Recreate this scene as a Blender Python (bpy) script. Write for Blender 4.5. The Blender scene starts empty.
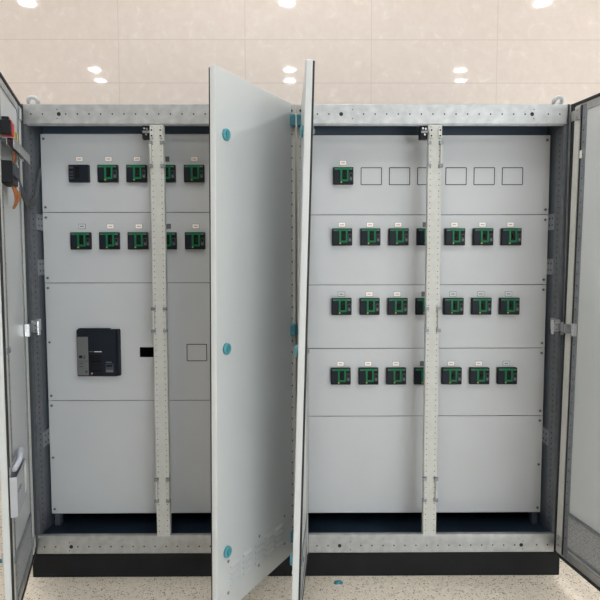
import bpy, bmesh, math, random
from mathutils import Vector, Matrix
random.seed(7)
R = math.radians
sc = bpy.context.scene
col = sc.collection

# ------------------------------------------------------------------ materials
def nodemat(name):
    m = bpy.data.materials.new(name); m.use_nodes = True
    nt = m.node_tree
    return m, nt, nt.nodes['Principled BSDF']

def plain(name, c, rough=.5, metal=0., spec=.5, noise=0., nscale=40., bump=0., coat=0.):
    m, nt, b = nodemat(name)
    b.inputs['Base Color'].default_value = (*c, 1)
    b.inputs['Roughness'].default_value = rough
    b.inputs['Metallic'].default_value = metal
    b.inputs['Specular IOR Level'].default_value = spec
    b.inputs['Coat Weight'].default_value = coat
    if noise or bump:
        tc = nt.nodes.new('ShaderNodeTexCoord')
        n = nt.nodes.new('ShaderNodeTexNoise'); n.inputs['Scale'].default_value = nscale
        n.inputs['Detail'].default_value = 3
        nt.links.new(tc.outputs['Object'], n.inputs['Vector'])
        if noise:
            r = nt.nodes.new('ShaderNodeValToRGB')
            r.color_ramp.elements[0].position = .3; r.color_ramp.elements[1].position = .7
            r.color_ramp.elements[0].color = (*[x*(1-noise) for x in c], 1)
            r.color_ramp.elements[1].color = (*[min(1, x*(1+noise)) for x in c], 1)
            nt.links.new(n.outputs['Fac'], r.inputs['Fac'])
            nt.links.new(r.outputs['Color'], b.inputs['Base Color'])
        if bump:
            bp = nt.nodes.new('ShaderNodeBump'); bp.inputs['Strength'].default_value = bump
            bp.inputs['Distance'].default_value = .002
            nt.links.new(n.outputs['Fac'], bp.inputs['Height'])
            nt.links.new(bp.outputs['Normal'], b.inputs['Normal'])
    return m

M = {}
M['paint']   = plain('paint_light_grey', (.60, .615, .62), .42, noise=.012, nscale=6)
M['door']    = plain('paint_door_white', (.575, .605, .615), .36, noise=.01, nscale=5)
M['plate']   = plain('paint_plate_grey', (.525, .545, .565), .45, noise=.015, nscale=5)
M['galv']    = plain('galvanised_steel', (.46, .475, .48), .52, metal=.9, noise=.13, nscale=28)
M['galvd']   = plain('galvanised_steel_dull', (.24, .26, .28), .5, metal=.5, noise=.15, nscale=35)
M['mull']    = plain('zinc_light', (.55, .56, .53), .55, metal=.0, spec=.3, noise=.05, nscale=40)
M['chrome']  = plain('chrome', (.75, .76, .77), .18, metal=1)
M['hole']    = plain('hole_dark', (.012, .013, .016), .8)
M['black']   = plain('plinth_black', (.0075, .008, .0095), .6, spec=.25, noise=.25, nscale=9)
M['gasket']  = plain('gasket_rubber', (.012, .013, .015), .65)
M['navy']    = plain('inside_shade_navy', (.012, .022, .038), .35, noise=.3, nscale=7)  # navy paints the shade of the dark interior into roof and floor pan
M['bar']    = plain('gap_dim_light_blue', (.055, .085, .13), .5)  # blue-grey stands for faint light in the gap below the top rail
M['dgrey']   = plain('inner_shade_grey', (.065, .08, .10), .5)  # darkened so the inner panels carry the shade of the cabinet interior
M['uprt']   = plain('upright_shaded_zinc', (.13, .14, .155), .5, metal=.3, noise=.15, nscale=35)  # zinc darkened, shade on the set-back uprights put into the colour
M['body']    = plain('breaker_black', (.0075, .009, .012), .5, spec=.2)
M['body2']   = plain('breaker_navy', (.0085, .013, .021), .5, spec=.2)
M['green']   = plain('breaker_green', (.008, .17, .070), .5, spec=.2)
M['toggle']  = plain('toggle_black', (.003, .0035, .0045), .5, spec=.2)
M['trip']    = plain('trip_unit_grey', (.055, .064, .078), .5, spec=.2)
M['acbgrey'] = plain('control_unit_grey', (.125, .13, .13), .5)
M['white']   = plain('label_white', (.93, .91, .87), .5)
M['ink']     = plain('label_ink', (.20, .17, .17), .6)
M['inkr']    = plain('label_ink_red', (.55, .25, .20), .6)
M['tealf']   = plain('teal_film', (.03, .21, .27), .35, noise=.15, nscale=60)
M['teall']   = plain('teal_cap', (.085, .34, .40), .35)
M['red']     = plain('terminal_red', (.50, .02, .03), .4)
M['yellow']  = plain('terminal_yellow', (.70, .48, .05), .4)
M['orange']  = plain('wire_orange', (.36, .13, .04), .5)
M['brownw']  = plain('wire_brown', (.10, .03, .025), .5)
M['purple']  = plain('wire_purple', (.06, .03, .07), .5)
M['cable']   = plain('cable_grey', (.07, .075, .08), .5)
M['paper']   = plain('paper', (.78, .78, .76), .7)
M['pocket']  = plain('pocket_grey', (.40, .42, .46), .35)
M['lip']     = plain('pocket_lip', (.50, .52, .60), .3)
M['filter']  = plain('filter_grey', (.33, .34, .34), .7, noise=.3, nscale=160)
M['wcable']  = plain('cable_white', (.80, .78, .66), .5)

# tiled wall
def wall_mat():
    m, nt, b = nodemat('glossy_cream_tiles')
    N = nt.nodes.new; L = nt.links.new
    tc = N('ShaderNodeTexCoord')
    mp = N('ShaderNodeMapping'); mp.inputs['Rotation'].default_value = (R(-90), 0, 0)
    L(tc.outputs['Object'], mp.inputs['Vector'])
    sep = N('ShaderNodeSeparateXYZ'); L(tc.outputs['Object'], sep.inputs[0])
    def lines(sock, size, off, half):
        a = N('ShaderNodeMath'); a.operation = 'ADD'; a.inputs[1].default_value = off; L(sock, a.inputs[0])
        d = N('ShaderNodeMath'); d.operation = 'DIVIDE'; d.inputs[1].default_value = size; L(a.outputs[0], d.inputs[0])
        f = N('ShaderNodeMath'); f.operation = 'FRACT'; L(d.outputs[0], f.inputs[0])
        s = N('ShaderNodeMath'); s.operation = 'SUBTRACT'; s.inputs[1].default_value = .5; L(f.outputs[0], s.inputs[0])
        ab = N('ShaderNodeMath'); ab.operation = 'ABSOLUTE'; L(s.outputs[0], ab.inputs[0])
        g = N('ShaderNodeMath'); g.operation = 'GREATER_THAN'; g.inputs[1].default_value = .5 - half/size; L(ab.outputs[0], g.inputs[0])
        return g.outputs[0], d.outputs[0]
    gx, cx = lines(sep.outputs['X'], .75, TX0, .0022)
    gz, cz = lines(sep.outputs['Z'], .2515, TZ0, .0026)
    mx = N('ShaderNodeMath'); mx.operation = 'MAXIMUM'; L(gx, mx.inputs[0]); L(gz, mx.inputs[1])
    n = N('ShaderNodeTexNoise'); n.inputs['Scale'].default_value = 20; n.inputs['Detail'].default_value = 8
    n.inputs['Roughness'].default_value = .62; n.inputs['Distortion'].default_value = .7
    L(tc.outputs['Object'], n.inputs['Vector'])
    r = N('ShaderNodeValToRGB'); e = r.color_ramp.elements
    e[0].position = .35; e[0].color = (.685, .600, .540, 1)
    e[1].position = .60; e[1].color = (.715, .635, .578, 1)
    x = e.new(.70); x.color = (.765, .695, .64, 1)
    L(n.outputs['Fac'], r.inputs['Fac'])
    mix = N('ShaderNodeMix'); mix.data_type = 'RGBA'
    L(mx.outputs[0], mix.inputs['Factor']); L(r.outputs['Color'], mix.inputs[6])
    mix.inputs[7].default_value = (.56, .49, .44, 1)
    L(mix.outputs[2], b.inputs['Base Color'])
    ro = N('ShaderNodeMath'); ro.operation = 'MULTIPLY_ADD'; ro.inputs[1].default_value = .5; ro.inputs[2].default_value = .035
    L(mx.outputs[0], ro.inputs[0]); L(ro.outputs[0], b.inputs['Roughness'])
    n2 = N('ShaderNodeTexNoise'); n2.inputs['Scale'].default_value = 3.2; n2.inputs['Detail'].default_value = 1
    L(tc.outputs['Object'], n2.inputs['Vector'])
    bp = N('ShaderNodeBump'); bp.inputs['Strength'].default_value = .018; bp.inputs['Distance'].default_value = .003
    L(n2.outputs['Fac'], bp.inputs['Height']); L(bp.outputs['Normal'], b.inputs['Normal'])
    return m

def floor_mat():
    m, nt, b = nodemat('cream_terrazzo')
    N = nt.nodes.new; L = nt.links.new
    tc = N('ShaderNodeTexCoord')
    def spots(scale, th0, th1):
        v = N('ShaderNodeTexVoronoi'); v.inputs['Scale'].default_value = scale
        L(tc.outputs['Object'], v.inputs['Vector'])
        s = N('ShaderNodeSeparateColor'); L(v.outputs['Color'], s.inputs[0])
        # size of each chip depends on its own random colour
        mm = N('ShaderNodeMath'); mm.operation = 'MULTIPLY'; mm.inputs[1].default_value = th1; L(s.outputs[0], mm.inputs[0])
        lt = N('ShaderNodeMath'); lt.operation = 'LESS_THAN'; L(v.outputs['Distance'], lt.inputs[0]); L(mm.outputs[0], lt.inputs[1])
        g = N('ShaderNodeMath'); g.operation = 'GREATER_THAN'; g.inputs[1].default_value = th0; L(s.outputs[1], g.inputs[0])
        f = N('ShaderNodeMath'); f.operation = 'MULTIPLY'; L(lt.outputs[0], f.inputs[0]); L(g.outputs[0], f.inputs[1])
        return f.outputs[0], s.outputs[2]
    a, ac = spots(150, .45, .50)
    c, cc = spots(95, .80, .42)
    n = N('ShaderNodeTexNoise'); n.inputs['Scale'].default_value = 40; n.inputs['Detail'].default_value = 4
    L(tc.outputs['Object'], n.inputs['Vector'])
    r = N('ShaderNodeValToRGB'); e = r.color_ramp.elements
    e[0].position = .3; e[0].color = (.76, .68, .57, 1); e[1].position = .7; e[1].color = (.88, .81, .70, 1)
    L(n.outputs['Fac'], r.inputs['Fac'])
    r2 = N('ShaderNodeValToRGB'); e = r2.color_ramp.elements
    e[0].position = 0; e[0].color = (.16, .12, .09, 1); e[1].position = 1; e[1].color = (.50, .40, .30, 1)
    L(ac, r2.inputs['Fac'])
    m1 = N('ShaderNodeMix'); m1.data_type = 'RGBA'; L(a, m1.inputs['Factor']); L(r.outputs['Color'], m1.inputs[6]); L(r2.outputs['Color'], m1.inputs[7])
    m2 = N('ShaderNodeMix'); m2.data_type = 'RGBA'; L(c, m2.inputs['Factor']); L(m1.outputs[2], m2.inputs[6]); m2.inputs[7].default_value = (.17, .13, .10, 1)
    L(m2.outputs[2], b.inputs['Base Color'])
    b.inputs['Roughness'].default_value = .32
    return m

# ------------------------------------------------------------------ mesh helpers
class MB:
    """collects shapes into one mesh; every shape carries a material slot"""
    def __init__(s, *mats): s.bm = bmesh.new(); s.mats = list(mats)
    def slot(s, m):
        if m not in s.mats: s.mats.append(m)
        return s.mats.index(m)
    def _fin(s, verts, m, mat):
        if mat is not None: bmesh.ops.transform(s.bm, matrix=mat, verts=verts)
        i = s.slot(m) if m else 0
        fs = set(f for v in verts for f in v.link_faces)
        for f in fs: f.material_index = i
        return fs
    def box(s, x0, x1, y0, y1, z0, z1, m=None, bev=0., seg=2, mat=None):
        if x0 > x1: x0, x1 = x1, x0
        r = bmesh.ops.create_cube(s.bm, size=1)
        vs = r['verts']
        for v in vs:
            v.co = Vector(((x0+x1)/2 + v.co.x*(x1-x0), (y0+y1)/2 + v.co.y*(y1-y0), (z0+z1)/2 + v.co.z*(z1-z0)))
        if bev:
            es = list(set(e for v in vs for e in v.link_edges))
            rr = bmesh.ops.bevel(s.bm, geom=es, offset=bev, segments=seg, profile=.5, affect='EDGES')
            vs = list(set(rr['verts']) | set(v for v in vs if v.is_valid))
        s._fin(vs, m, mat); return s
    def cyl(s, p, axis, r, h, m=None, n=12, r2=None, mat=None):
        """disc / cylinder starting at p and running h along axis"""
        rr = bmesh.ops.create_cone(s.bm, cap_ends=True, segments=n, radius1=r, radius2=r if r2 is None else r2, depth=h)
        q = Vector((0, 0, 1)).rotation_difference(Vector(axis)).to_matrix().to_4x4()
        T = Matrix.Translation(Vector(p) + Vector(axis).normalized()*h/2) @ q
        bmesh.ops.transform(s.bm, matrix=T, verts=rr['verts'])
        fs = s._fin(rr['verts'], m, mat)
        for f in fs:
            if len(f.verts) == 4: f.smooth = True
        return s
    def torus(s, c, axis, R_, r, m=None, n=24, k=8, sy=1.):
        q = Vector((0, 0, 1)).rotation_difference(Vector(axis)).to_matrix()
        rows = []
        for i in range(n):
            a = 2*math.pi*i/n; row = []
            for j in range(k):
                b = 2*math.pi*j/k
                v = Vector(((R_+r*math.cos(b))*math.cos(a), (R_+r*math.cos(b))*math.sin(a)*sy, r*math.sin(b)))
                row.append(s.bm.verts.new(q @ v + Vector(c)))
            rows.append(row)
        i_ = s.slot(m) if m else 0
        for i in range(n):
            for j in range(k):
                f = s.bm.faces.new((rows[i][j], rows[(i+1) % n][j], rows[(i+1) % n][(j+1) % k], rows[i][(j+1) % k]))
                f.smooth = True; f.material_index = i_
        return s
    def tube(s, pts, r, m=None, k=8, sub=4):
        P = [Vector(p) for p in pts]; Q = []
        for i in range(len(P)-1):       # Catmull-Rom
            p0 = P[max(i-1, 0)]; p1 = P[i]; p2 = P[i+1]; p3 = P[min(i+2, len(P)-1)]
            for t in range(sub):
                u = t/sub
                Q.append(.5*((2*p1)+(p2-p0)*u+(2*p0-5*p1+4*p2-p3)*u*u+(3*p1-p0-3*p2+p3)*u**3))
        Q.append(P[-1])
        rings = []; i_ = s.slot(m) if m else 0
        up = Vector((.13, .31, .94))
        for i, p in enumerate(Q):
            d = (Q[min(i+1, len(Q)-1)]-Q[max(i-1, 0)]).normalized()
            a = d.cross(up).normalized(); b = d.cross(a).normalized()
            rings.append([s.bm.verts.new(p+r*(math.cos(2*math.pi*j/k)*a+math.sin(2*math.pi*j/k)*b)) for j in range(k)])
        for i in range(len(rings)-1):
            for j in range(k):
                f = s.bm.faces.new((rings[i][j], rings[i][(j+1) % k], rings[i+1][(j+1) % k], rings[i+1][j]))
                f.smooth = True; f.material_index = i_
        for rg in (rings[0], rings[-1]):
            f = s.bm.faces.new(rg); f.material_index = i_
        return s
    def prism(s, poly, y0, y1, m=None):
        """polygon in x,z pushed from y0 to y1"""
        A = [s.bm.verts.new((x, y0, z)) for x, z in poly]; B = [s.bm.verts.new((x, y1, z)) for x, z in poly]
        i_ = s.slot(m) if m else 0; n = len(poly); fs = [s.bm.faces.new(A), s.bm.faces.new(B[::-1])]
        for i in range(n): fs.append(s.bm.faces.new((A[i], B[i], B[(i+1) % n], A[(i+1) % n])))
        for f in fs: f.material_index = i_
        return s
    def warp(s, fn):
        if fn:
            for v in s.bm.verts: v.co = fn(v.co)
        return s
    def build(s, name, parent=None, loc=None, rotz=0.):
        bmesh.ops.recalc_face_normals(s.bm, faces=s.bm.faces[:])
        me = bpy.data.meshes.new(name); s.bm.to_mesh(me); s.bm.free()
        for m in s.mats: me.materials.append(M[m] if isinstance(m, str) else m)
        o = bpy.data.objects.new(name, me); col.objects.link(o)
        if parent: o.parent = parent
        if loc: o.location = loc
        o.rotation_euler.z = rotz
        return o

def tag(o, label=None, cat=None, group=None, kind=None):
    if label: o['label'] = label
    if cat: o['category'] = cat
    if group: o['group'] = group
    if kind: o['kind'] = kind
    return o
def empty(name, loc, label, cat, group=None, rotz=0.):
    o = bpy.data.objects.new(name, None); o.empty_display_size = .05; col.objects.link(o)
    o.location = loc; o.rotation_euler.z = rotz
    return tag(o, label, cat, group)
def copy_tree(o, parent=None):
    c = o.copy(); col.objects.link(c)
    if parent: c.parent = parent
    for ch in list(o.children): copy_tree(ch, c)
    return c

# ------------------------------------------------------------------ the room
WY = 1.02                       # face of the tiled wall
FZ = .008                       # floor level
CZ = 4.387                      # ceiling
TX0, TZ0 = 1.052 + .375, 0.0
TX0 = 1.052 - .375 + 7.5 + .375
TZ0 = -2.749 + .2515*20
M['wall'] = wall_mat(); M['floor'] = floor_mat()
M['ceil'] = plain('ceiling_white', (.62, .62, .61), .8)
M['roomw'] = plain('hall_wall_paint', (.40, .40, .39), .7)
tag(MB('floor').box(-7, 7, -9, WY+.1, -.1, FZ).build('floor'), kind='structure')
tag(MB('wall').box(-7, 7, WY, WY+.1, 0, CZ).build('wall_back'), kind='structure')
tag(MB('ceil').box(-7, 7, -9, WY+.1, CZ, CZ+.1).build('ceiling'), kind='structure')
tag(MB('roomw').box(-7.1, -7, -9, WY+.1, 0, CZ).build('wall_left'), kind='structure')
tag(MB('roomw').box(7, 7.1, -9, WY+.1, 0, CZ).build('wall_right'), kind='structure')

# front end of the hall with its large window to the right, behind the camera
b = MB('roomw'); WX0, WX1, WZ0, WZ1 = 1.9, 6.8, .06, 3.2
b.box(-7, WX0, -9.1, -9, 0, CZ).box(WX1, 7, -9.1, -9, 0, CZ).box(WX0, WX1, -9.1, -9, 0, WZ0).box(WX0, WX1, -9.1, -9, WZ1, CZ)
tag(b.build('wall_front'), kind='structure')
b = MB('gasket')
for x in (WX0, 3.2, 4.4, 5.6, WX1): b.box(x-.03, x+.03, -9.08, -9.02, WZ0, WZ1)
for z in (WZ0, 2.3, WZ1): b.box(WX0, WX1, -9.08, -9.02, z-.03, z+.03)
tag(b.build('window_1'), kind='structure')

# round ceiling downlights: their reflections are the bright spots in the tiles
def emis(name, c, s):
    m = bpy.data.materials.new(name); m.use_nodes = True; nt = m.node_tree
    nt.nodes.clear(); e = nt.nodes.new('ShaderNodeEmission'); o = nt.nodes.new('ShaderNodeOutputMaterial')
    e.inputs[0].default_value = (*c, 1); e.inputs[1].default_value = s
    nt.links.new(e.outputs[0], o.inputs[0]); return m
M['lens'] = emis('lamp_lens', (1, .99, .975), LAMP if 'LAMP' in globals() else 190.)
M['trimw'] = plain('lamp_trim_white', (.85, .85, .85), .4)
lamp0 = None
for y in (.55, .0, -1.85, -2.43, -4.88, -5.46):
    for x in {-2.43: (-6.0, -3.08, -.10, 2.83, 5.6), -4.88: (-6.0, -3.12, -.10, 2.56, 5.4), -5.46: (-6.0, -3.22, -.10, 2.72, 5.6)}.get(y, (-6.0, -3.12, -.10, 2.72, 5.6)):
        if lamp0 is None:
            l = empty('ceiling_light', (x, y, CZ), 'round white ceiling downlight mirrored as a bright spot in the wall tiles', 'ceiling light', 'ceiling downlights')
            MB('trimw').torus((0, 0, -.008), (0, 0, 1), .098, .014, n=28).build('trim_ring', l)
            MB('lens').cyl((0, 0, -.010), (0, 0, 1), .090, .009, n=28).build('lens', l)
            lamp0 = l
        else:
            l = copy_tree(lamp0); l.location = (x, y, CZ)

# daylight through the open front of the hall
w = bpy.data.worlds.new('World'); sc.world = w; w.use_nodes = True
bg = w.node_tree.nodes['Background']; bg.inputs[0].default_value = (.90, .96, 1.0, 1); bg.inputs[1].default_value = 8.0

# ------------------------------------------------------------------ cabinets
HW = 1.183            # width of one cabinet
ZB, ZT = .118, 2.119  # frame bottom and top
DEP = .80
PY = .15              # depth of the cover plates
MX = .603             # mullion
PH = .131             # breaker pitch

def cabinet(name, s, label, seams):
    """s = -1: left cabinet (x from -HW to 0), s = +1: right one"""
    root = empty(name, (s*HW/2, 0, 0), label, 'electrical cabinet')
    ox = -s*HW/2
    def X(a): return s*a + ox        # a = distance from the joint between the cabinets
    def bx(mb, a0, a1, *r, **k): return mb.box(X(a0), X(a1), *r, **k)
    # plinth
    b = MB('black'); bx(b, .001, HW+.018, 0., DEP, FZ, ZB-.002, bev=.004); b.build('plinth', root)
    # rails with their rows of holes
    for nm, z0, z1 in (('top_rail', 2.034, ZT), ('bottom_rail', ZB, .198)):
        b = MB('galv'); bx(b, .002, HW, 0, .020, z0, z1, bev=.003)
        zc = (z0+z1)/2 + (.0 if nm == 'top_rail' else -.006)
        k = 0
        for i in range(23):
            a = .042 + .05*i
            if i in (4, 20): 
                for dz in (-.019, .019): b.cyl((X(a+.002 if i == 4 else a-.012), .002, zc+dz), (0, -1, 0), .0025, .0026, 'hole', n=8)
                continue
            b.cyl((X(a), .002, zc), (0, -1, 0), .0036, .0026, 'hole', n=8)
        for a in (.195, HW-.161): b.cyl((X(a), .002, zc), (0, -1, 0), .0085, .0028, 'hole', n=14)
        if nm == 'bottom_rail': bx(b, .03, HW-.012, .0005, .022, z1-.001, z1+.005, bev=.001)
        else: bx(b, .03, HW-.02, .006, .022, z0-.004, z0+.001)
        b.build(nm, root)
    # shell
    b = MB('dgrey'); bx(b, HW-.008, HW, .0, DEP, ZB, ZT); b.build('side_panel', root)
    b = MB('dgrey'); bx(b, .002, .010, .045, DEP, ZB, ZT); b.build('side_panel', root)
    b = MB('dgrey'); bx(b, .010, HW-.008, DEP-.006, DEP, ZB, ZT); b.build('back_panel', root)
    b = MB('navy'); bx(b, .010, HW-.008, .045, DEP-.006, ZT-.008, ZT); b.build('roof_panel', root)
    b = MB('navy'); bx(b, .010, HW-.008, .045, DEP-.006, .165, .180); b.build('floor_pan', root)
    # added bar whose blue paints dim light into the gap under the top rail
    b = MB('bar'); bx(b, .012, HW-.012, .19, .21, 1.96, 2.07); b.build('gap_tint_bar', root)
    # uprights: outer one lies on the side panel, inner one faces the front by the joint
    b = MB('uprt'); bx(b, HW-.013, HW-.008, .028, .095, .20, 2.03)
    for i in range(72):
        b.cyl((X(HW-.0125), .055, .23+.025*i), (-s, 0, 0), .0042, .0008, 'hole', n=8)
    bx(b, HW-.02, HW-.008, .004, .028, .20, 2.03)
    b.build('upright', root)
    b = MB('mull'); bx(b, .003, .032, .0, .045, .198, 2.03, bev=.002)
    for i in range(36):
        b.cyl((X(.019), .002, .24+.05*i), (0, -1, 0), .004, .0026, 'hole', n=8)
    b.build('upright', root)
    for z in (2.07, .16):       # corner plates with a bolt by the joint
        b = MB('mull'); bx(b, .004, .036, -.003, .001, z-.04, z+.042)
        b.cyl((X(.02), -.002, z+.02), (0, -1, 0), .006, .0025, 'hole', n=10)
        b.build('corner_plate', root)
    # side brackets carrying the cover plates
    for z in (1.62, 1.415, .62):
        b = MB('galvd'); bx(b, HW-.016, HW-.0085, .085, .155, z-.036, z+.036, bev=.002)
        for dy in (.105, .135):
            for dz in (-.015, .015): b.cyl((X(HW-.0155), dy, z+dz), (-s, 0, 0), .005, .001, 'hole', n=8)
        b.build('side_bracket', root)
    # foot of the mounting frame
    b = MB('dgrey'); bx(b, HW-.05, HW-.025, .16, .20, .18, .26); b.build('mounting_foot', root)
    # cover plates
    for i in range(len(seams)-1):
        z1, z0 = seams[i]-.0015, seams[i+1]+.0015
        a0, a1 = .014, 1.167
        b = MB('plate')
        if s < 0 and i == 2:       # rectangular opening beside the mullion
            h0, h1, q0, q1 = .667, .734, .993, 1.041
            bx(b, a0, h0, PY, PY+.003, z0, z1); bx(b, h1, a1, PY, PY+.003, z0, z1)
            bx(b, h0, h1, PY, PY+.003, z0, q0); bx(b, h0, h1, PY, PY+.003, q1, z1)
        else:
            bx(b, a0, a1, PY, PY+.003, z0, z1)
        bx(b, a1-.0025, a1, PY+.003, PY+.02, z0, z1)
        p = b.build('cover_plate', root)
        zs = [z0+.022, z1-.022]
        if z1-z0 > .45: zs.insert(1, (z0+z1)/2)
        for z in zs:
            c = MB('galvd'); c.cyl((X(a1-.014), PY, z), (0, -1, 0), .0065, .003, n=12).cyl((X(a1-.014), PY-.003, z), (0, -1, 0), .003, .0008, 'hole', n=6)
            c.build('screw', p)
        root['p%d' % i] = p.name
    # dark foil behind the plates keeps the wiring space closed
    # mullion
    b = MB('mull'); bx(b, MX-.030, MX+.030, .0, .030, .197, 2.031, bev=.0025)
    for i in range(73):
        z = .222+.025*i
        for d in (-.019, .019):
            b.cyl((X(MX+d), .002, z), (0, -1, 0), .0022, .0026, 'hole', n=6)
    mu = b.build('mullion', root)
    for zc in (1.905, 1.185, .415):
        for d in (-.026, .026):
            c = MB('mull'); x = X(MX+d)
            c.box(x-.0035, x+.0035, -.012, .001, zc-.052, zc+.052, 'mull', bev=.001)
            for dz in (-.052, .046): c.box(x-.010, x+.008, -.014, .001, zc+dz-.004, zc+dz+.010, 'galvd', bev=.001)
            c.build('latch_keeper', mu)
    for dx in (-.018, .020):
        c = MB('mull'); x = X(MX+dx); c.box(x-.008, x+.008, -.008, .001, 1.974, 2.016, bev=.002)
        for dz in (-.012, .012): c.cyl((x, -.007, 1.995+dz), (0, -1, 0), .004, .002, 'hole', n=8)
        c.build('latch_plate', mu)
    c = MB('body'); x = X(MX) - .031
    c.box(x-.034, x, .006, .04, 1.972, 2.028, bev=.003)
    c.box(x-.030, x+.004, -.002, .006, 1.996, 2.006, 'galvd', bev=.002)
    for dx, dz in ((-.022, .016), (-.010, .014), (-.014, -.010)): c.cyl((x+dx, .006, 2.0+dz), (0, -1, 0), .0045, .006, 'chrome', n=10)
    c.build('door_switch', mu)
    # seal strip between frame edge and outer door
    b = MB('galv'); bx(b, HW, HW+.006, -.004, .03, ZB+.004, ZT-.002); bx(b, HW+.006, HW+.0165, -.010, .03, ZB+.004, ZT-.002, 'gasket')
    b.build('edge_seal', root)
    # lifting eye
    b = MB('chrome'); ax = X(HW-.030)
    b.torus((ax, .05, ZT+.024), (-.18, 1, .7), .019, .0085, 'door', n=28, k=10).cyl((ax, .05, ZT), (0, 0, 1), .016, .006, 'door', n=16).cyl((ax+.004, .06, ZT+.004), (0, .2, 1), .009, .012, 'door', n=12)
    b.build('lifting_eye', root)
    return root, X

SL = (2.024, 1.667, 1.342, .788, .241)
SR = (2.018, 1.655, 1.331, 1.033, .710, .239)
cabL, XL = cabinet('electrical_cabinet', -1, 'left switchboard cabinet with large square breaker and ten small breakers', SL)
cabR, XR = cabinet('electrical_cabinet', 1, 'right switchboard cabinet with four rows of breakers and unused square cutouts', SR)

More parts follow.
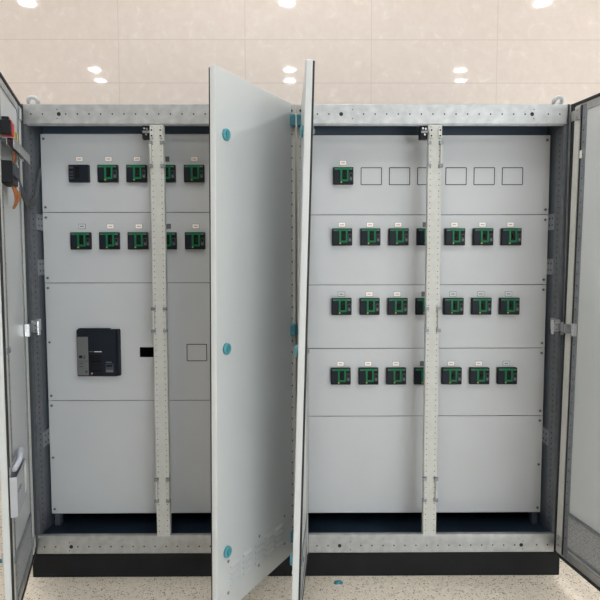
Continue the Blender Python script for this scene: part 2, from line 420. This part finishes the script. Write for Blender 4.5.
# ------------------------------------------------------------------ doors
DW, DZ0, DZ1, DT = .577, .127, 2.117, .024
def door(cab, X, a_hinge, s, ang, hy=-.024, fn=None, film=False):
    """s: +1 the closed door runs to +x from its hinge; ang: opening angle.  local x = s*u, y = thickness"""
    def bx(mb, u0, u1, *r, **k): return mb.box(s*u0, s*u1, *r, **k)
    b = MB('door')
    bx(b, 0, DW, 0, DT, DZ0, DZ1, bev=.004, seg=3)
    if fn:
        bmesh.ops.bisect_plane(b.bm, geom=b.bm.verts[:]+b.bm.edges[:]+b.bm.faces[:], plane_co=(0, 0, 1.1), plane_no=(0, 0, 1))
    b.warp(fn)
    d = b.build('door', cab, (X(a_hinge), hy, 0), -s*R(ang))
    T = DT
    # black rubber gasket round the inner face
    b = MB('gasket')
    for u0, u1, z0, z1 in ((.004, .016, DZ0+.004, DZ1-.004), (DW-.016, DW-.004, DZ0+.004, DZ1-.004), (.016, DW-.016, DZ0+.004, DZ0+.016), (.016, DW-.016, DZ1-.016, DZ1-.004)):
        bx(b, u0, u1, T-.002, T+.007, z0, z1, bev=.002)
    b.warp(fn).build('gasket', d)
    # galvanised stiffening frame
    for u0, sg in ((.018, 1), (DW-.018, -1)):
        b = MB('mull'); f = lambda a0, a1, *r, **k: bx(b, min(u0+sg*a0, u0+sg*a1), max(u0+sg*a0, u0+sg*a1), *r, **k)
        h_ = T+.006
        f(.0, .036, T-.001, h_, DZ0+.022, DZ1-.022, bev=.002)
        f(.036, .052, T-.001, T+.0005, DZ0+.022, DZ1-.022, 'gasket')
        f(.052, .078, T-.001, T+.004, DZ0+.022, DZ1-.022, 'galvd', bev=.001)
        for i in range(38):
            b.cyl((s*(u0+sg*.064), T+.0035, DZ0+.06+.05*i), (0, 1, 0), .003, .001, 'hole', n=6)
        b.warp(fn).build('stiffener', d)
    for z0, z1 in ((DZ0+.022, DZ0+.055), (DZ1-.05, DZ1-.022)):
        b = MB('galv'); bx(b, .098, DW-.098, T-.001, T+.005, z0, z1, bev=.002)
        b.warp(fn).build('stiffener', d)
    # ventilation at the foot: slots outside, filter frame inside
    b = MB('filter'); bx(b, .098, DW-.098, T-.001, T+.004, .205, .345)
    for k in range(9):
        for j in range(16):
            u = .110+.026*j+(.013 if k % 2 else 0)
            if u < DW-.12: b.box(s*u, s*(u+.016), T+.0035, T+.0045, .217+.0125*k, .2195+.0125*k, 'pocket')
    b.warp(fn).build('air_filter', d)
    for z0, z1 in ((.345, .357), (.194, .205)):
        b = MB('galvd'); bx(b, .097, DW-.097, T-.001, T+.007, z0, z1)
        b.warp(fn).build('filter_frame', d)
    for u in (.129, .207, .288, .375, .462):
        b = MB('door')
        for k in range(4):
            z = .222+.024*k+.006
            P = [(u-.033, 0, z-.003), (u+.033, 0, z-.003), (u+.030, -.007, z-.003), (u-.030, -.007, z-.003), (u-.030, 0, z+.008), (u+.030, 0, z+.008)]
            V = [b.bm.verts.new((s*p_[0], p_[1], p_[2])) for p_ in P]
            b.box(s*(u-.030), s*(u+.030), -.0006, .001, z-.0072, z-.003, 'acbgrey')
            for f_ in ((3, 2, 5, 4), (0, 3, 4), (1, 5, 2), (0, 1, 2, 3)):
                fc = b.bm.faces.new([V[q] for q in f_]); fc.material_index = b.slot('trip' if len(f_) == 4 and 0 in f_ else 'door')
        b.warp(fn).build('vent_louvre', d)
    for u, z in ((.506, .324), (.285, .328), (.29, .207), (.508, .202), (.075, .33), (.075, .205)):
        b = MB('galvd'); b.cyl((s*u, .001, z), (0, -1, 0), .006, .003, n=10)
        b.warp(fn).build('screw', d)
    # locks
    for z in (.366, 1.128, 1.892):
        b = MB('tealf' if film else 'galv')
        u = .516
        b.cyl((s*u, .001, z), (0, -1, 0), .0215, .008, n=24, r2=.020).torus((s*u, -.007, z), (0, 1, 0), .0165, .0048, 'teall' if film else 'galv', n=24)
        b.cyl((s*u, -.005, z), (0, -1, 0), .011, .004, 'tealf' if film else 'galvd', n=16)
        b.box(s*u-.0025, s*u+.0025, -.012, -.008, z-.009, z+.009, 'teall' if film else 'hole')
        b.warp(fn); k = b.build('lock', d)
        b = MB('galvd'); bx(b, u-.03, u+.03, T+.0, T+.010, z-.012, z+.012, bev=.003)
        b.cyl((s*u, T+.009, z), (0, 1, 0), .008, .006, 'galvd', n=10)
        b.warp(fn).build('lock_cam', d)
    if not film:
        for z in (.205, 2.060):
            b = MB('galv'); bx(b, .030, .062, T+.004, T+.013, z-.024, z+.024, bev=.002)
            for q in (-.014, .014): b.cyl((s*.046, T+.0125, z+q), (0, 1, 0), .004, .002, 'galvd', n=8)
            b.warp(fn).build('hinge_leaf', d)
        b = MB('galv'); bx(b, .030, .092, T+.004, T+.014, 1.132, 1.170, 'galvd', bev=.002); bx(b, .086, .098, T+.004, T+.024, 1.124, 1.178, 'chrome', bev=.002)
        b.warp(fn).build('hinge_leaf', d)
        b = MB('white'); bx(b, .066, .078, T+.003, T+.008, 1.872, 1.905, bev=.001); b.warp(fn).build('catch', d)
    return d

# hinges; each one a part of its cabinet
def hinge(cab, x, y, z, s, film, mid):
    b = MB('tealf' if film else 'chrome')
    if film:
        b.box(x-.014, x+.014, y-.030, y+.012, z-.025, z+.025, bev=.006, seg=2)
    else:
        b.cyl((x, y, z-.030), (0, 0, 1), .008, .060, n=12)
        b.box(x-.012, x+.012, y-.003, y+.022, z-.022, z+.022, 'galv', bev=.003)
        b.cyl((x, y, z+.028), (0, 0, 1), .0055, .010, 'galvd', n=10)
    b.build('hinge', cab)

def twist(k):                            # sheet doors hang a little out of square (degrees per metre)
    def fn(p):
        a = R(k*(p.z-1.115)); c, n = math.cos(a), math.sin(a)
        return Vector((p.x*c-p.y*n, p.x*n+p.y*c, p.z))
    return fn
def lean(k):
    return lambda p: Vector((p.x, p.y-k*(p.z-1.115), p.z))

def Xl(a): return XL(a)
dLL = door(cabL, XL, HW+.022, +1, 73.5)
dLR = door(cabL, XL, .019, -1, 62.7, hy=-.020, film=True, fn=twist(.85))
dRL = door(cabR, XR, .022, +1, 91.7, hy=-.020, film=True, fn=twist(2.75))
dRR = door(cabR, XR, HW+.016, -1, 99, fn=lean(.015))
for z in (.207, 1.142, 2.045):
    hinge(cabL, XL(.016), -.006, z, -1, True, 0)
    hinge(cabR, XR(.016), -.006, z, 1, True, 0)
for cab, X, s in ((cabL, XL, -1), (cabR, XR, 1)):
    for z in (.165, 2.060): hinge(cab, X(HW+.012), -.040, z, s, False, 0)
    # middle hinge: arm from the perforated upright over the gap to the door frame
    b = MB('galv'); z = 1.153
    def bx(a0, a1, *r, **k): b.box(X(a0), X(a1), *r, **k)
    bx(HW-.022, HW-.012, -.004, .085, z-.022, z+.030, 'galv', bev=.003)
    bx(HW-.052, HW-.046, -.020, .004, z-.034, z+.030, 'chrome', bev=.002)
    bx(HW-.047, HW-.022, -.014, -.006, z-.022, z+.018, bev=.002)
    bx(HW-.026, HW-.016, -.056, -.006, z-.020, z+.014, 'galvd', bev=.002)
    bx(HW-.020, HW+.003, -.062, -.054, z-.024, z+.016, bev=.002)
    bx(HW-.000, HW+.004, -.066, -.050, z-.026, z+.020, 'chrome', bev=.001)
    b.cyl((X(HW-.024), -.048, z-.032), (0, 0, 1), .007, .055, 'galvd', n=10)
    for q in (-.012, .008): b.cyl((X(HW-.036), -.0135, z+q), (0, -1, 0), .003, .001, 'hole', n=8)
    b.build('hinge', cab)

# ------------------------------------------------------------------ cover-plate marks (label tags, cutouts)
def plate_of(cab, i): return bpy.data.objects[cab['p%d' % i]]
def label_tag(p, x, z, mode):
    """mode 0: white card with printing, 1: empty holder, 2: card reduced to a grey one"""
    b = MB('white')
    b.box(x-.0165, x+.0165, PY-.0012, PY+.0005, z-.0115, z+.0115, 'trip' if mode else 'ink')
    b.box(x-.0152, x+.0152, PY-.0018, PY, z-.0100, z+.0100, 'door' if mode == 1 else ('acbgrey' if mode == 2 else 'white'))
    if mode != 2:
        for x0, x1 in ((-.008, -.003), (-.002, .003), (.004, .008)):
            b.box(x+x0, x+x1, PY-.0022, PY-.001, z-.002, z+.002, 'inkr' if mode == 0 else 'trip')
    b.build('label_tag', p)
def blanking(p, x, z, w_, h_, sk=0.):
    b = MB('plate')
    t = .0018
    for k, (x0, x1, z0, z1) in enumerate(((-w_/2, w_/2, h_/2-t, h_/2+t), (-w_/2, w_/2, -h_/2-t, -h_/2+t), (-w_/2-t, -w_/2+t, -h_/2, h_/2), (w_/2-t, w_/2+t, -h_/2, h_/2))):
        b.box(x+x0, x+x1, PY-.0010, PY+.0005, z+z0, z+z1, 'gasket')
    b.box(x-w_/2+t, x+w_/2-t, PY-.0006, PY+.0005, z-h_/2+t, z+h_/2-t, 'plate')
    b.build('blanking_plate', p)

# ------------------------------------------------------------------ breakers
BW, BH = .0925, .0785
def breaker(loc, label, cat, group):
    t = empty('circuit_breaker', loc, label, cat, group)
    b = MB('body'); b.box(-BW/2, BW/2, -.022, 0, -BH/2, BH/2, bev=.003)
    b.box(-BW/2+.006, -.014, -.0235, -.021, -BH/2+.008, BH/2-.014, 'body2', bev=.0005)
    b.build('body', t)
    b = MB('green')
    b.box(-BW/2+.005, BW/2-.005, -.025, -.021, BH/2-.012, BH/2-.004)           # band along the top
    b.box(-.013, -.0055, -.026, -.021, -BH/2+.005, BH/2-.008)                  # left bar
    b.box(.0165, .0235, -.026, -.021, -BH/2+.016, BH/2-.008)                   # right bar
    b.box(-.013, .0235, -.026, -.021, -BH/2+.014, -BH/2+.022)                  # foot of the window
    b.build('escutcheon', t)
    b = MB('toggle'); b.box(-.0055, .0165, -.023, -.021, -BH/2+.022, BH/2-.013)
    b.box(.0005, .0105, -.034, -.022, -.006, .012, bev=.002)
    b.build('toggle', t)
    b = MB('trip'); b.box(.0275, .0425, -.0245, -.021, -.022, .013, bev=.001)
    b.box(.030, .040, -.0252, -.024, -.004, .009, 'body'); b.box(.031, .039, -.0252, -.024, -.018, -.010, 'acbgrey')
    b.build('trip_unit', t)
    b = MB('acbgrey'); b.cyl((-.0095, -.0255, -BH/2+.010), (0, -1, 0), .0028, .002, 'yellow', n=8).build('push_button', t)
    for x0 in (-.040, .028):
        b = MB('acbgrey'); b.box(x0, x0+.013, -.0256, -.0248, BH/2-.0105, BH/2-.0075).build('name_strip', t)
    return t

ORD = ['first', 'second', 'third', 'fourth', 'fifth', 'sixth', 'seventh']
proto = None
def place(x, z, label, group):
    global proto
    if proto is None:
        proto = breaker((x, PY, z), label, 'circuit breaker', group); return proto
    o = copy_tree(proto); o.location = (x, PY, z); o['label'] = label; o['group'] = group
    return o

# left cabinet, upper row: the first breaker is a plain dark one
xs = [-.990+PH*k for k in range(5)]
z = 1.842; LBZ = .067
t = empty('circuit_breaker', (xs[0], PY, z), 'plain dark breaker without green trim, start of left cabinet top row', 'circuit breaker')
b = MB('body2'); b.box(-BW/2, BW/2, -.022, 0, -BH/2, BH/2, bev=.003).build('body', t)
b = MB('toggle'); b.box(-.016, .006, -.0245, -.021, -.026, .030, bev=.001).box(-.010, .000, -.033, -.022, -.002, .018, bev=.002).build('toggle', t)
b = MB('trip'); b.box(-.044, -.024, -.0235, -.021, .022, .030)
for k in range(3): b.box(-.042, -.024, -.0232, -.021, -.024+.013*k, -.018+.013*k)
b.build('marking_strip', t)
b = MB('trip'); b.box(.014, .043, -.0228, -.021, -.028, .028, 'body2', bev=.001).build('trip_unit', t)
GL = 'green trimmed breakers in the left cabinet'; GR = 'green trimmed breakers in the right cabinet'
lab = {1: 'green trimmed breaker right beside the plain dark one, left cabinet top row',
       2: 'green trimmed breaker just left of the mullion, left cabinet top row',
       3: 'green trimmed breaker partly hidden by the mullion, left cabinet top row',
       4: 'green trimmed breaker between mullion and white door, left cabinet top row'}
for k in (1, 2, 3, 4): place(xs[k], z, lab[k], GL)
p = plate_of(cabL, 0)
for k in range(5): label_tag(p, xs[k]-(cabL.location.x)-.002+(0.002 if k else 0), z+LBZ, 2 if k == 3 else 0)
z2 = 1.536
lab = ['green trimmed breaker under an empty label holder, left cabinet second row',
       'green trimmed breaker second from left, left cabinet second row',
       'green trimmed breaker just left of the mullion, left cabinet second row',
       'green trimmed breaker partly hidden by the mullion, left cabinet second row',
       'green trimmed breaker between mullion and white door, left cabinet second row']
p = plate_of(cabL, 1)
for k in range(5):
    place(xs[k], z2, lab[k], GL)
    label_tag(p, xs[k]-cabL.location.x+.002, z2+LBZ, {0: 1, 3: 2}.get(k, 0))
blanking(plate_of(cabL, 2), -.4665-cabL.location.x, 1.015, .092, .078)

# right cabinet
rows = ((1.831, .2155, 'top', 0), (1.553, .2115, 'second', 1), (1.2315, .2100, 'third', 2), (.904, .2070, 'bottom', 3))
for z, x0, rn, pi_ in rows:
    p = plate_of(cabR, pi_); cx = cabR.location.x
    for k in range(7):
        x = x0+.1301*k
        if pi_ == 0 and k > 0:
            blanking(p, x-cx, z, .094, .077); continue
        if pi_ == 0: l = 'only breaker in the top row of the right cabinet, beside empty square cutouts'
        elif k < 3: l = 'green trimmed breaker %s from left in the right cabinet, %s row of breakers' % (ORD[k], rn)
        elif k == 3: l = 'green trimmed breaker half hidden by the right cabinet mullion, %s row of breakers' % rn
        else: l = 'green trimmed breaker %s to the right of the right cabinet mullion, %s row of breakers' % (ORD[k-4], rn)
        place(x, z, l, GR)
        empt = {(2, 0): 1, (2, 4): 1, (2, 5): 1, (2, 6): 1, (3, 6): 1}
        label_tag(p, x-cx+.0, z+(.0565 if pi_ else .061), 2 if k == 3 else (1 if (pi_, k) in empt else 0))

# large air circuit breaker
t = empty('air_circuit_breaker', (-.919, PY, 1.020), 'large square dark blue breaker with grey strip, low in the left cabinet', 'circuit breaker')
W2, H2 = .099, .112
b = MB('body2'); b.box(-W2, W2-.012, -.030, 0, -H2, H2-.004, bev=.006, seg=3)
b.box(W2-.020, W2, -.024, 0, -H2+.002, H2-.004, bev=.005)
b.box(-W2+.006, W2-.045, -.027, 0, H2-.010, H2, 'body', bev=.002)
b.build('bezel', t)
b = MB('body'); b.box(W2-.017, W2-.013, -.0315, -.022, -H2+.006, H2-.010).build('seam_rib', t)
b = MB('acbgrey'); b.box(-W2+.004, -W2+.054, -.034, -.028, -H2+.006, H2-.038, bev=.002)
b.box(-W2+.004, -W2+.054, -.0346, -.0338, -.040, -.038, 'trip')
b.box(-W2+.012, -W2+.028, -.0350, -.0338, -.025, -.012, 'body'); b.box(-W2+.034, -W2+.040, -.0350, -.0338, -.028, -.012, 'trip')
for k in range(2): b.box(-W2+.012, -W2+.030, -.0350, -.0338, -.066+.014*k, -.062+.014*k, 'trip')
b.cyl((-W2+.045, -.034, -.088), (0, -1, 0), .006, .002, 'trip', n=12)
b.build('control_unit', t)
b = MB('toggle'); b.box(-.036, .014, -.0315, -.028, -H2+.022, -.010, bev=.002)
b.box(-.030, .008, -.036, -.030, -.036, -.018, 'body', bev=.002); b.box(-.028, .008, -.036, -.030, -.080, -.046, 'body', bev=.002)
b.build('handle_recess', t)
b = MB('white'); b.box(-.042, -.020, -.0312, -.029, .0035, .0065, 'acbgrey'); b.box(-.017, .017, -.0312, -.029, .003, .0065)
b.build('name_strip', t)
b = MB('trip'); b.box(.034, .070, -.0318, -.029, -.093, -.052, bev=.001)
b.box(.038, .066, -.0324, -.031, -.066, -.056, 'body'); b.box(.036, .068, -.0324, -.031, -.091, -.081, 'acbgrey')
b.box(.036, .062, -.0318, -.029, -.047, -.043, 'acbgrey')
b.build('rating_plate', t)
b = MB('acbgrey'); b.cyl((-.030, -.030, -.097), (0, -1, 0), .004, .003, 'inkr', n=10).build('push_button', t)

# ------------------------------------------------------------------ things on the left door (door-local coordinates)
dm = Matrix.Translation(Vector((-HW-.022, -.024, 0))) @ Matrix.Rotation(-R(73.5), 4, 'Z')
def on_door(name, u, v, z, label, cat):
    o = empty(name, dm @ Vector((u, v, z)), label, cat); o.rotation_euler.z = -R(73.5); return o
T = DT
o = on_door('wiring_duct', .30, T, 1.868, 'grey metal wiring duct on the left door with red and yellow terminals', 'wiring duct')
b = MB('galv'); b.box(-.20, .20, .044, .047, -.022, .014).box(-.20, .20, .0, .047, .012, .015).box(-.20, .20, .021, .024, -.012, .013)
b.build('rail', o)
b = MB('purple')
for k in range(5):
    b.tube([(-.05+.01*k, .030+.003*k, .004), (.05, .028+.003*k, -.004-.002*(k % 2)), (.20, .027+.003*k, .002)], .0032, ('purple', 'brownw', 'body', 'purple', 'brownw')[k], k=6)
b.build('wire', o)
for k in range(6):
    c = ('yellow', 'green', 'yellow', 'red', 'red', 'body', 'red', 'body', 'body')[k]
    b = MB(c); u = .115+.026*k
    hgt = .035 if k < 3 else .060
    b.box(u-.0115, u+.0115, .010, .046, .015, .015+hgt*.8, bev=.003).box(u-.008, u+.008, .016, .040, .015+hgt*.8, .015+hgt, bev=.002)
    b.build('terminal', o)
o = on_door('control_relay', .45, T, 1.76, 'black relay box below the wiring duct on the left door', 'relay')
b = MB('body'); b.box(-.065, .065, 0, .040, -.040, .040, bev=.004).box(-.06, .06, .04, .046, -.012, .03, 'trip', bev=.002)
b.build('body', o)
for z in (-.028, .004, .030):
    b = MB('white'); b.box(-.082, -.066, .012, .040, z-.009, z+.009, bev=.002).build('connector', o)
b = MB('orange')
for k in range(7):
    b.tube([(-.080+.011*k, .025, -.038), (-.09+.011*k, .034+.004*(k % 3), -.070), (-.072+.004*k, .030, -.100), (-.066, .020, -.118)], .0045, ('orange', 'brownw', 'orange')[k % 3], k=6)
b.build('wire', o)
b = MB('brownw')
for k in range(4):
    b.tube([(-.06+.012*k, .024, .039), (-.075+.014*k, .032, .062), (-.065+.015*k, .03, .082)], .004, ('brownw', 'orange')[k % 2], k=6)
b.build('wire', o)
o = on_door('document_pocket', .47, T+.0065, .54, 'grey document pocket fixed low on the left door', 'pocket')
b = MB('pocket'); b.box(-.11, .105, 0, .002, 0, .18).box(-.11, .11, .022, .024, 0, .145, bev=.0005).box(-.11, .11, 0, .024, 0, .002)
b.box(-.11, -.108, 0, .024, 0, .145).box(.108, .11, 0, .024, 0, .145)
b.build('holder', o)
b = MB('lip'); b.tube([(-.09, .010, .186), (-.02, .020, .194), (.05, .024, .186), (.095, .014, .168)], .0095, k=10).build('lip', o)
b = MB('galvd'); b.cyl((.06, .024, .09), (0, 1, 0), .006, .004, n=10).box(.03, .10, .024, .0265, .086, .094).build('clip', o)
pp = on_door('paper_tag', .40, T+.0325, .575, 'white paper tag hanging on the front of the document pocket', 'tag')
b = MB('paper'); b.prism([(-.03, .0), (.02, -.008), (.028, .06), (.012, .105), (-.012, .105), (-.03, .05)], 0, .0015).build('sheet', pp)

# hoses looping from the door into the cabinet
hp = lambda x, y, z: (x, y, z)
b = MB('cable')
for k in range(3):
    o_ = .012*k
    b.tube([(-1.158+.003*k, -.13, 1.845-o_), (-1.155, -.09, 1.76-o_), (-1.152, -.03, 1.70-o_), (-1.150, .03, 1.72-o_), (-1.155, .075, 1.79-o_), (-1.160, .12, 1.86-o_)], .005, k=8, sub=6)
tag(b.build('cable_loop'), 'grey cables looping from the left door duct into the cabinet', 'cable')

# scraps on the floor
def scrap(name, x, y, label, m, s_):
    b = MB(m); poly = [(-.020, -.004), (-.012, -.016), (.004, -.012), (.018, -.015), (.022, .002), (.010, .013), (-.006, .010), (-.016, .014)]
    A = [b.bm.verts.new((px*s_, py*s_, .0005+.006*random.random())) for px, py in poly]
    c = b.bm.verts.new((0, 0, .012))
    B = [b.bm.verts.new((v.co.x, v.co.y, 0)) for v in A]
    n = len(A)
    for i in range(n):
        b.bm.faces.new((A[i], A[(i+1) % n], c)); b.bm.faces.new((A[i], B[i], B[(i+1) % n], A[(i+1) % n]))
    b.bm.faces.new(B[::-1])
    return tag(b.build(name, None, (x, y, FZ)), label, 'scrap')
scrap('film_scrap', -1.43, .15, 'teal scrap of film on the floor left of the left door', 'tealf', 1.2)
scrap('film_scrap', .185, -.055, 'small scrap of teal protective film on the floor before the plinth', 'tealf', 1.0)

# ------------------------------------------------------------------ camera
cd = bpy.data.cameras.new('Camera'); cam = bpy.data.objects.new('Camera', cd); col.objects.link(cam)
cd.sensor_width = 36; cd.sensor_fit = 'HORIZONTAL'; cd.lens = 36.0
cam.matrix_world = (Matrix.Translation((0, -2.641, 1.457)) @ Matrix.Rotation(-.0061, 4, 'Z') @ Matrix.Rotation(math.pi/2-.0701, 4, 'X') @ Matrix.Rotation(-.0012, 4, 'Z'))
sc.camera = cam
sc.view_settings.view_transform = 'Standard'; sc.view_settings.look = 'None'
sc.view_settings.gamma = 1; sc.view_settings.use_curve_mapping = False
sc.view_settings.exposure = 0.0
